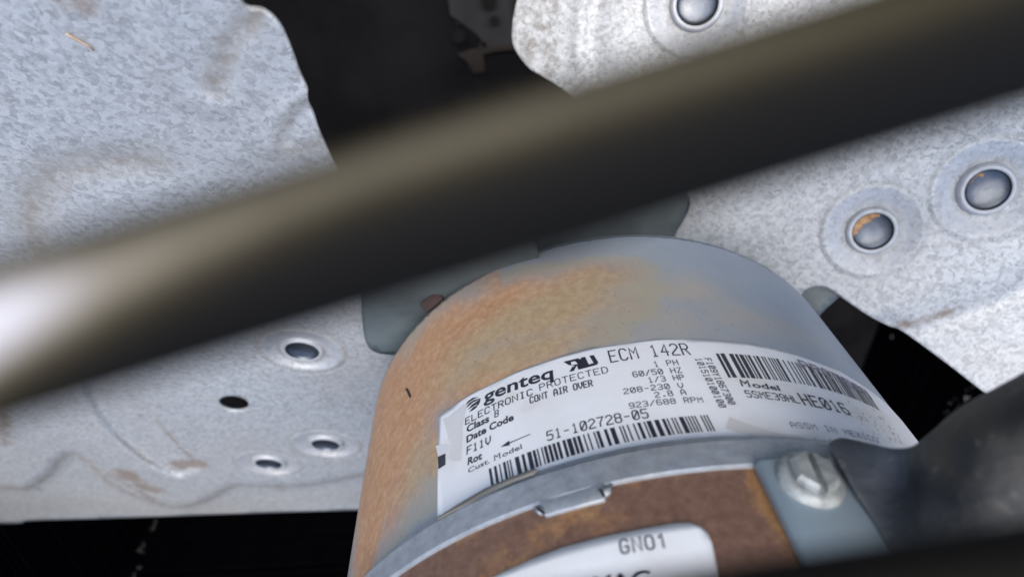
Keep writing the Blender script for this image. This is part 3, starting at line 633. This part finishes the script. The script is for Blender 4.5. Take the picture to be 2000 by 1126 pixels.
def stext(text, p0, p1, h_px, width_px, parent=None, mat=None, rad=RT, name='printed_line', cw=None, asp=.62):
    cr = rad if rad > RM + .001 else RM; cyl = lambda x, y: cyl_(x, y, cr)
    """p0, p1: photo points of the baseline's two ends"""
    a = np.array(cyl(*p0)); b = np.array(cyl(*p1)); d = b - a; L = np.linalg.norm(d); u = d / L; v = np.array([-u[1], u[0]])
    mid = ((p0[0] + p1[0]) / 2, (p0[1] + p1[1]) / 2)
    # size of a pixel across the axis here
    q0 = np.array(cyl(mid[0], mid[1])); q1 = np.array(cyl(mid[0], mid[1] - h_px)); H = abs(q1[1] - q0[1]) ; pxm = np.linalg.norm(np.array(cyl(mid[0] + 5, mid[1])) - q0) / 5
    N = len(text); adv = L / (N - 1 + asp / .8 * .8) if N > 1 else L; cwid = adv * (cw or .66); adv = (L - cwid) / (N - 1) if N > 1 else L
    ls = []
    for i, ch in enumerate(text):
        for ln in SF[ch]: ls.append([(i * adv + x / 4 * cwid, y / 6 * H) for x, y in ln])
    return strokes(name, ls, width_px * pxm, parent or lab, mat or MAT['ink'], lambda p: a + u * p[0] + v * p[1], rad)
def ftext(text, p0, p1, h_px, bold=0.0, parent=None, mat=None, rad=RT, name='printed_line', href=None, shear=0.0):
    cu = bpy.data.curves.new('t', 'FONT'); cu.body = text; cu.offset = bold; cu.resolution_u = 3; cu.shear = shear
    to = bpy.data.objects.new('t', cu); S.collection.objects.link(to); dg = bpy.context.evaluated_depsgraph_get(); me = bpy.data.meshes.new_from_object(to.evaluated_get(dg))
    bm = bmesh.new(); bm.from_mesh(me); bmesh.ops.triangulate(bm, faces=bm.faces, ngon_method='EAR_CLIP'); bm.to_mesh(me); bm.free()
    V = np.array([v.co[:] for v in me.vertices]); Fc = [tuple(p.vertices) for p in me.polygons]
    bpy.data.objects.remove(to); bpy.data.curves.remove(cu); bpy.data.meshes.remove(me)
    x0, x1 = V[:, 0].min(), V[:, 0].max(); cap = href or .73
    cr = rad if rad > RM + .001 else RM
    a = np.array(cyl(*p0, cr)); b = np.array(cyl(*p1, cr)); d = b - a; L = np.linalg.norm(d); u = d / L; v = np.array([-u[1], u[0]])
    mx, my = (p0[0] + p1[0]) / 2, (p0[1] + p1[1]) / 2; H = abs(cyl(mx, my - h_px, cr)[1] - cyl(mx, my, cr)[1])
    P = a + np.outer((V[:, 0] - x0) / (x1 - x0) * L, u) + np.outer(V[:, 1] / cap * H, v)
    return obj(name, onc(P[:, 0], P[:, 1], rad), Fc, mat or MAT['ink'], parent or lab, smooth=False)
def polys(name, plist, parent, mat, rad=RT):
    V = []; Fc = []
    for p in plist: b = len(V); V += list(p); Fc.append(tuple(range(b, b + len(p))))
    V = np.array(V); return obj(name, onc(V[:, 0], V[:, 1], rad), Fc, mat, parent, smooth=False)
ftext('genteq', (946, 788), (1082, 739), 18.5, .022, href=.56, name='logo_lettering')
# leaf-like swirl before the name
def quad_map(tl, tr, br_, bl_):
    c = [np.array(cyl(*p)) for p in (tl, tr, br_, bl_)]
    return lambda x, y: tuple((c[3] * (1 - x) + c[2] * x) * (1 - y) + (c[0] * (1 - x) + c[1] * x) * y)
q = quad_map((908, 784), (936, 773), (941, 795), (913, 808))
sw = []
for pts in ([(0, .62), (.25, .86), (.6, .98), (1.0, .86), (.7, .84), (.35, .74)], [(0, .42), (.3, .66), (.65, .76), (1.05, .70), (.9, .62), (.55, .60), (.25, .46)], [(.1, .2), (.45, .46), (.95, .60), (.85, .36), (.6, .30), (.3, .24)], [(.15, .0), (.5, .22), (.85, .28), (.7, .08), (.45, .0)], [(.75, .3), (.95, .62), (1.1, .72), (1.0, .4), (.85, .2)]): sw.append([q(x, y) for x, y in pts])
polys('logo_swirl', sw, lab, MAT['ink'])
# recognised-component mark: a mirrored R run together with a U
q = quad_map((1101, 708), (1160, 695), (1172, 714), (1109, 729))
blk = [[(0, 1), (.50, 1), (.50, .82), (.06, .82)], [(.06, .82), (.22, .82), (.20, .50), (.12, .60)], [(.20, .50), (.50, .50), (.50, .36), (.30, .36)], [(.36, .82), (.50, .82), (.50, .50), (.40, .50)], [(.36, .50), (.50, .50), (.46, 0), (.34, 0)], [(.20, .36), (.34, .36), (.20, 0), (.06, 0)],
       [(.58, 1), (.72, 1), (.70, .22), (.56, .1)], [(.56, .22), (.98, .3), (.94, .06), (.56, 0)], [(.86, 1), (1.0, 1), (1.0, .2), (.86, .2)], [(.44, .9), (.60, .9), (.60, .0), (.44, .0)]]
polys('recognition_mark', [[q(x, y) for x, y in p] for p in blk], lab, MAT['ink'])
stext('ECM 142R', (1194, 709), (1348, 694), 22, 3.2)
stext('ELECTRONIC', (911, 830), (1041, 772), 12, 2.0); stext('PROTECTED', (1056, 764), (1188, 729), 12, 2.0)
stext('CONT AIR OVER', (1037, 789), (1158, 755), 12, 2.4)
ftext('Class', (913, 846), (957, 824), 14, .03); stext('B', (968, 816), (978, 812), 12, 1.8)
ftext('Date Code', (913, 866), (1005, 821), 14, .03)
stext('F11V', (914, 888), (959, 867), 14, 2.2)
ftext('Rot', (915, 909), (943, 897), 14, .03)
ftext('Cust.', (916, 925), (958, 905), 10, .01); stext('M', (968, 900), (979, 895), 10, 2.0, cw=.9); ftext('odel', (983, 894), (1021, 877), 10, .01)
stext('51-102728-05', (1071, 862), (1267, 817), 18, 2.9)
for t, a, b in (('1 PH', (1279, 718), (1325, 714)), ('60/50 HZ', (1238, 738), (1332, 729)), ('1/3 HP', (1268, 749), (1337, 743)), ('208-230 V', (1220, 771), (1335, 759)), ('2.8 A', (1281, 778), (1340, 772)), ('923/688 RPM', (1231, 799), (1373, 787))): stext(t, a, b, 10, 2.0)
# arrow
a = np.array(cyl(1037, 849)); b = np.array(cyl(979, 874)); u = (b - a) / np.linalg.norm(b - a); v = np.array([-u[1], u[0]]); k = .0001
polys('rotation_arrow', [[tuple(a + v * k), tuple(a - v * k), tuple(b - u * .0016 - v * k * 1.2), tuple(b - u * .0016 + v * k * 1.2)], [tuple(b - u * .0018 + v * .00055), tuple(b - u * .0018 - v * .00055), tuple(b)]], lab, MAT['ink'])
# text running down the label
def dtext(text, p0, p1, w_px, width_px):
    a = np.array(cyl(*p0)); b = np.array(cyl(*p1)); u = b - a; L = np.linalg.norm(u); u /= L; v = np.array([-u[1], u[0]]); N = len(text)
    pxm = abs(cyl(p0[0] + 5, p0[1])[0] - a[0]) / 5; H = w_px * pxm; cwid = L / N * .66; adv = (L - cwid) / (N - 1); ls = []
    for i, ch in enumerate(text):
        for ln in SF[ch]: ls.append([(i * adv + x / 4 * cwid, y / 6 * H) for x, y in ln])
    strokes('printed_line', ls, width_px * pxm, lab, MAT['ink'], lambda p: a + u * p[0] + v * p[1], RT)
dtext('F109Y1867300', (1375, 702), (1423, 791), 12, 2.0); dtext('101510100100', (1357, 702), (1405, 797), 12, 2.0)
# barcodes
def barcode(name, tl, tr, br_, bl_, n, seed, mat=None, par=None, x0=0.0, x1=1.0, narrow=.34, mx=4):
    """n modules wide; bars 1 to 3 modules"""
    s_tl, s_tr, s_br, s_bl = [np.array(cyl(*p)) for p in (tl, tr, br_, bl_)]
    f = lambda x, y: tuple((s_bl * (1 - x) + s_br * x) * (1 - y) + (s_tl * (1 - x) + s_tr * x) * y)
    r = random.Random(seed); x = 0; out = []
    while x < n:
        wv = r.choice([1, 1, 1, 2, 2, 3][:mx + 2]); e = min(x + wv, n); a, b = x / n, e / n
        if b > a and x0 <= a <= x1: out.append([f(a, 0), f(b, 0), f(b, 1 + r.uniform(-.01, .01)), f(a, 1)])
        x = e + r.choice([1, 1, 1, 2, 2, 3])
    polys(name, out, par or lab, mat or MAT['ink'])
barcode('barcode', (956, 917), (1381, 812), (1397, 843), (961, 950), 150, 11)
barcode('barcode', (1397, 692), (1688, 762), (1716, 803), (1422, 739), 125, 5)
stext('M', (1449, 755), (1465, 757), 11, 3.6, cw=.9); ftext('odel', (1470, 758), (1524, 765), 10.5, .025)
stext('5SME39HL', (1459, 777), (1561, 789), 12, 2.3); stext('HE016', (1571, 792), (1660, 812), 18, 2.9)
stext('ASSM IN MEXICO', (1546, 836), (1715, 866), 9, 1.6, mat=MAT['ink_faded'])
stext('PROTECH', (1566, 720), (1700, 780), 11, 2.6, mat=MAT['ink_faded'], rad=RT + .00007)
# worn top layer at the label's left end, torn lower edge, black square
lay = [patch_c('torn_layer', C([(876, 815), (908, 789), (912, 800), (906, 830), (905, 860), (902, 900), (885, 902), (878, 895), (884, 868), (878, 858), (872, 835), (866, 818)]), RL + .00003, MAT['paper_grey'], lab, 0, .0012, {'grime': lambda V: .1 + 0 * V[:, 0], 'stain': lambda V: .12 + 0 * V[:, 0]}),
       patch_c('torn_layer', C([(853, 871), (866, 868), (884, 869), (878, 880), (872, 889), (857, 890)]), RL + .00005, MAT['paper_beige'], lab, 0, .001, {'grime': lambda V: .0 * V[:, 0], 'stain': lambda V: .0 * V[:, 0]}),
       patch_c('torn_layer', C([(1416, 838), (1424, 815), (1440, 822), (1480, 836), (1560, 852), (1620, 862), (1700, 880), (1700, 886), (1600, 868), (1500, 857), (1478, 855), (1440, 846)]), RL + .00003, MAT['paper_grey'], lab, 0, .0012, {'grime': lambda V: .25 + 0 * V[:, 0], 'stain': lambda V: .35 + 0 * V[:, 0]})]
lay[1].data.materials[0] = MAT['paper_grey']
polys('registration_square', [C([(857, 893), (872, 886), (872, 908), (858, 917)])], lab, MAT['ink'])
# second, lower label
l2 = C([(900, 1160), (985, 1118), (1040, 1093), (1100, 1070), (1180, 1049), (1250, 1035), (1320, 1023), (1345, 1022), (1368, 1030), (1382, 1044), (1390, 1062), (1403, 1126), (1412, 1170)], RC)
s0, s1 = l2[0][0], l2[-1][0]; l2p = l2 + [(s1, .032), (s0, .032)]
lab2 = patch_c('data_label', l2p, RC + .0003, MAT['paper'], motor, .0002, .0014, {'grime': lambda V: 0 * V[:, 0], 'stain': lambda V: .12 + 0 * V[:, 0]})
SF['i'] = [[(.6, 4.6), (2.2, 5.9), (2.2, 0)]]; SF['o'] = [[(0, 1.3), (.6, .3), (1.7, 0), (2.3, 0), (3.4, .3), (4, 1.3), (4, 4.7), (3.4, 5.7), (2.3, 6), (1.7, 6), (.6, 5.7), (0, 4.7), (0, 1.3)]]
stext('GNoi', (1214, 1080), (1304, 1067), 27, 4.0, lab2, rad=RC + .0004, cw=.62)
ftext('230VAC', (1080, 1166), (1273, 1138), 29, .016, lab2, rad=RC + .0004)
# bracket plate with its screw
pl_top = C([(1477, 897), (1500, 894), (1560, 890), (1640, 893), (1720, 900)], RC + .0022)
pl_bot = C([(1592, 1126), (1640, 1126), (1700, 1126), (1800, 1126)], RC + .0022)
sb = C([(1477, 897), (1592, 1126), (1630, 1200)], RC + .0022)
plate = patch_c('bracket_plate', [pl_top[0], pl_top[1], pl_top[2], pl_top[3], (pl_top[4][0] + .012, pl_top[3][1]), (pl_top[4][0] + .02, .035), (sb[2][0], .035), sb[1]], RC + .0022, MAT['plate'], motor, .0020, .002); bevel(plate, .0004)
sc = cyl(1581, 938, RC + .0022); so = onc([sc[0]], [sc[1]], RC + .0022)[0]; th_ = sc[0] / RM; sn = ROT @ (math.cos(th_) * E1 + math.sin(th_) * E2)
v, f = lathe([(.00005, .0014), (.0034, .0014), (.0040, .0013), (.0045, .0008), (.0047, -.0002)], so, sn, 48); scr = obj('screw', v, f, MAT['screw'], motor)
nv = Vector([float(c) for c in sn]); tv = Vector([float(c) for c in ROT @ np.array([.12, -1., 0])]); tv = (tv - nv * tv.dot(nv)).normalized(); bv = nv.cross(tv)
for sgn in (-1, 1):
    V = []; hexp = [(.0035 * math.cos(math.radians(a)), .0035 * math.sin(math.radians(a))) for a in (90, 30, -30, -90)]
    prof2 = [(.00055, .0034)] + [(max(x, .00055), y) for x, y in hexp] + [(.00055, -.0034)]
    n = len(prof2)
    for hgt, kk in ((.0010, 1.0), (.0021, 1.0), (.0026, .86)):
        for x, y in prof2: V.append(Vector([float(c) for c in so]) + nv * hgt + bv * sgn * max(x * kk, .00055) + tv * y * kk)
    Fc = [tuple(range(2 * n, 3 * n))]
    for i in range(2):
        for j in range(n): k = (j + 1) % n; Fc.append((i * n + j, i * n + k, (i + 1) * n + k, (i + 1) * n + j))
    bm = bmesh.new(); vs = [bm.verts.new(v) for v in V]; [bm.faces.new([vs[i] for i in f]) for f in Fc]; bmesh.ops.recalc_face_normals(bm, faces=bm.faces)
    Vo = [tuple(v.co) for v in bm.verts]; bm.verts.index_update(); Fo = [[v.index for v in f.verts] for f in bm.faces]; bm.free()
    bevel(obj('screw_head', Vo, Fo, MAT['screw'], scr, smooth=False), .0005, 3)
# small details on the shell
polys('paint_chip', [C([(792, 759), (797, 757), (804, 772), (801, 778)])], motor, MAT['brown'], RM + .0001)
pt = W(PL.hit(np.array([(845., 588.)]))[0] * .965); uu = ROT @ np.array([.80, -.60, 0]); vv = ROT @ np.array([.5, .8, 0]); ww = ROT @ np.array([0, 0, 1.])
V = [pt + uu * a * .0030 + vv * b * .0016 + ww * c * .0015 for a in (-1, 1) for b in (-1, 1) for c in (-1, 1)]
bevel(obj('through_bolt', V, [(0, 1, 3, 2), (4, 6, 7, 5), (0, 4, 5, 1), (2, 3, 7, 6), (0, 2, 6, 4), (1, 5, 7, 3)], MAT['brown'], motor, smooth=False), .0004)
# ---------------------------------------------------------------- mounting arm
def dcyl(x, y, r):
    v = ray(x, y); v = v / np.linalg.norm(v); s, z = cyl(x, y, r); th = s / RM; P = CO + z * A + r * (math.cos(th) * E1 + math.sin(th) * E2); return P[2]
secs = [((1618, 870), (1622, 882), None, .0008), ((1626, 860), (1636, 905), None, .0011), ((1645, 853), (1662, 945), None, .0012), ((1690, 862), (1702, 1012), -1, .0012), ((1740, 874), (1735, 1075), -2, .0014), ((1782, 872), (1775, 1130), -3, .0022), ((1812, 846), (1815, 1175), -4, .0040),
        ((1850, 828), (1870, 1215), .075, .007), ((1900, 804), (1950, 1240), .072, .009), ((1960, 777), (2030, 1255), .070, .010), ((2040, 730), (2120, 1260), .068, .0105), ((2200, 640), (2320, 1230), .064, .0140), ((2500, 480), (2700, 1150), .058, .0140), ((3600, -150), (3900, 700), .055, .0140), ((6000, -1500), (6400, -500), .053, .0140)]
d0_ = dcyl(1645, 853, RC + .0042), dcyl(1662, 945, RC + .0042); P3 = []
for T_, B_, d, t in secs:
    if d and d < 0:
        u_ = -d / 5; P3.append((at(*T_, d0_[0] * (1 - u_) + .075 * u_), at(*B_, d0_[1] * (1 - u_) + .073 * u_), t)); continue
    dT = d or dcyl(*T_, RC + .0042); dB = d or dcyl(*B_, RC + .0042); P3.append((at(*T_, dT), at(*B_, dB), t))
res = []
for i in range(len(P3) - 1):
    k = 6
    for j in range(k): u_ = j / k; res.append(tuple(P3[i][q] * (1 - u_) + P3[i + 1][q] * u_ for q in range(3)))
res.append(P3[-1]); n = 40; V = []; Fc = []
res = [tuple(sum(res[min(max(i + o, 0), len(res) - 1)][q] for o in (-2, -1, 0, 1, 2)) / 5 for q in range(3)) for i in range(len(res))]
for i, (T_, B_, t) in enumerate(res):
    c = (T_ + B_) / 2; hv = (T_ - B_) / 2; view = CAMP - c; view /= np.linalg.norm(view); hn = hv / np.linalg.norm(hv); nn = view - view.dot(hn) * hn; nn /= np.linalg.norm(nn)
    for j in range(n):
        a = 2 * math.pi * j / n; cc, s_ = math.cos(a), math.sin(a); pw = .55
        V.append(c - nn * t * .4 + hv * math.copysign(abs(cc) ** pw, cc) + nn * t * math.copysign(abs(s_) ** pw, s_))
for i in range(len(res) - 1):
    for j in range(n): k = (j + 1) % n; Fc.append((i * n + j, i * n + k, (i + 1) * n + k, (i + 1) * n + j))
Fc.append(tuple(range(n))); Fc.append(tuple(range((len(res) - 1) * n, len(res) * n)))
arm0 = obj('mounting_arm', V, Fc, MAT['arm'], label='dull dark motor mounting arm with a flattened end lapping the bracket plate', cat='mounting arm')
Va = np.array(V)
for x, y, d, rad, amp in ((1800, 940, .083, .004, .003), (1850, 965, .079, .005, .003), (1895, 880, .075, .005, .0035), (1930, 915, .073, .004, .003), (1770, 985, .084, .004, .002), (1990, 800, .070, .004, .002)):
    c = at(x, y, d); dd_ = np.linalg.norm(Va - c, axis=1); nv_ = (Va - CAMP); nv_ /= np.linalg.norm(nv_, axis=1)[:, None]
    Va += nv_ * (amp * np.exp(-(dd_ / rad) ** 2))[:, None]
gr = np.zeros(len(Va))  # dark spots painted into the colour as shade in the dents
for x, y, d, rad, amp in ((1800, 940, .083, .0022, 1), (1850, 968, .079, .0034, 1), (1895, 880, .075, .003, .8), (1880, 905, .076, .002, .8), (1765, 985, .084, .004, .6), (1998, 790, .070, .005, .9), (1915, 925, .074, .002, .6)):
    vdir = at(x, y, d) - CAMP; vdir /= np.linalg.norm(vdir); q_ = Va - CAMP; off = q_ - np.outer(q_ @ vdir, vdir); gr = np.maximum(gr, amp * .85 * np.exp(-(np.linalg.norm(off, axis=1) / rad) ** 2))
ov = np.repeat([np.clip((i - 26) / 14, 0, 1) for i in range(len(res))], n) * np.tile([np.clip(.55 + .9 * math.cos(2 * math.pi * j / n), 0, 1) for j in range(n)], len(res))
attr(arm0, 'dent_shade', gr); attr(arm0, 'olive', ov)
arm0.data.vertices.foreach_set('co', Va.ravel()); arm0.data.update()
bm = bmesh.new(); bm.from_mesh(arm0.data); bmesh.ops.recalc_face_normals(bm, faces=bm.faces); bm.to_mesh(arm0.data); bm.free()
sb_ = arm0.modifiers.new('sub', 'SUBSURF'); sb_.levels = 1; sb_.render_levels = 1
# ---------------------------------------------------------------- grille wires close to the lens
def wire(p0, d0, p1, d1, r, label, amt):
    a, b = at(*p0, d0), at(*p1, d1); d = b - a; pts = [a + d * t for t in np.concatenate([np.linspace(-7, -1.1, 8), np.linspace(-1.0, 2.0, 40), np.linspace(2.2, 8, 8)])]
    v, f = tube(pts, r, 28); V_ = np.array(v); tt = (V_ - a) @ d / (d @ d); up = ROT @ np.array([-.29, -.95, 0.]); cc = a + tt[:, None] * d; side = ((V_ - cc) @ up) / r
    dust = np.exp(-((side - np.interp(tt, [0, .12, .25, .4], [.04, .16, .34, .50])) / np.interp(tt, [0, .12, .3], [.54, .46, .36])) ** 2) * np.interp(tt, [-.2, .0, .07, .13, .18, .26, .35, .5, .8, 1.1], [1.7, 1.6, 1.15, .74, .68, .52, .50, .50, .38, .2]) * (1 + .12 * np.sin(tt * 41) * np.sin(tt * 23 + 1)) * amt  # tan dust plus painted light: lit upper side, glare at the left end
    o = obj('grille_wire', v, f, MAT['wire'], label=label, cat='wire', group='wires of the top grille'); attr(o, 'dust', np.clip(dust, 0, 1)); return o  # the dust attribute holds tan dust plus the painted light
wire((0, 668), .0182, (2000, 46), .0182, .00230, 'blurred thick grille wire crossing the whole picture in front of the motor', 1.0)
wire((1500, 1228), .0205, (2000, 1152), .0205, .0021, 'blurred dark grille wire in front of the mounting arm at the bottom right corner', .15)
# ---------------------------------------------------------------- a bit of straw on the left blade
def on_blade(x, y, up=.0005):
    X = np.array([(x, y)], float); uv = PL.uv(X); H = PL.hit(X); h = hL(X, uv) + up; D = H / np.linalg.norm(H, axis=1)[:, None]; return Wn(H - D * (h / np.abs(D @ PL.n))[:, None])[0]
v, f = tube([on_blade(x, y) for x, y in ((128, 66), (143, 74), (158, 82), (170, 88), (183, 99))], .00016, 8)
obj('straw_fragment', v, f, MAT['straw'], label='tiny orange straw lying on the big left fan blade near the top', cat='straw')
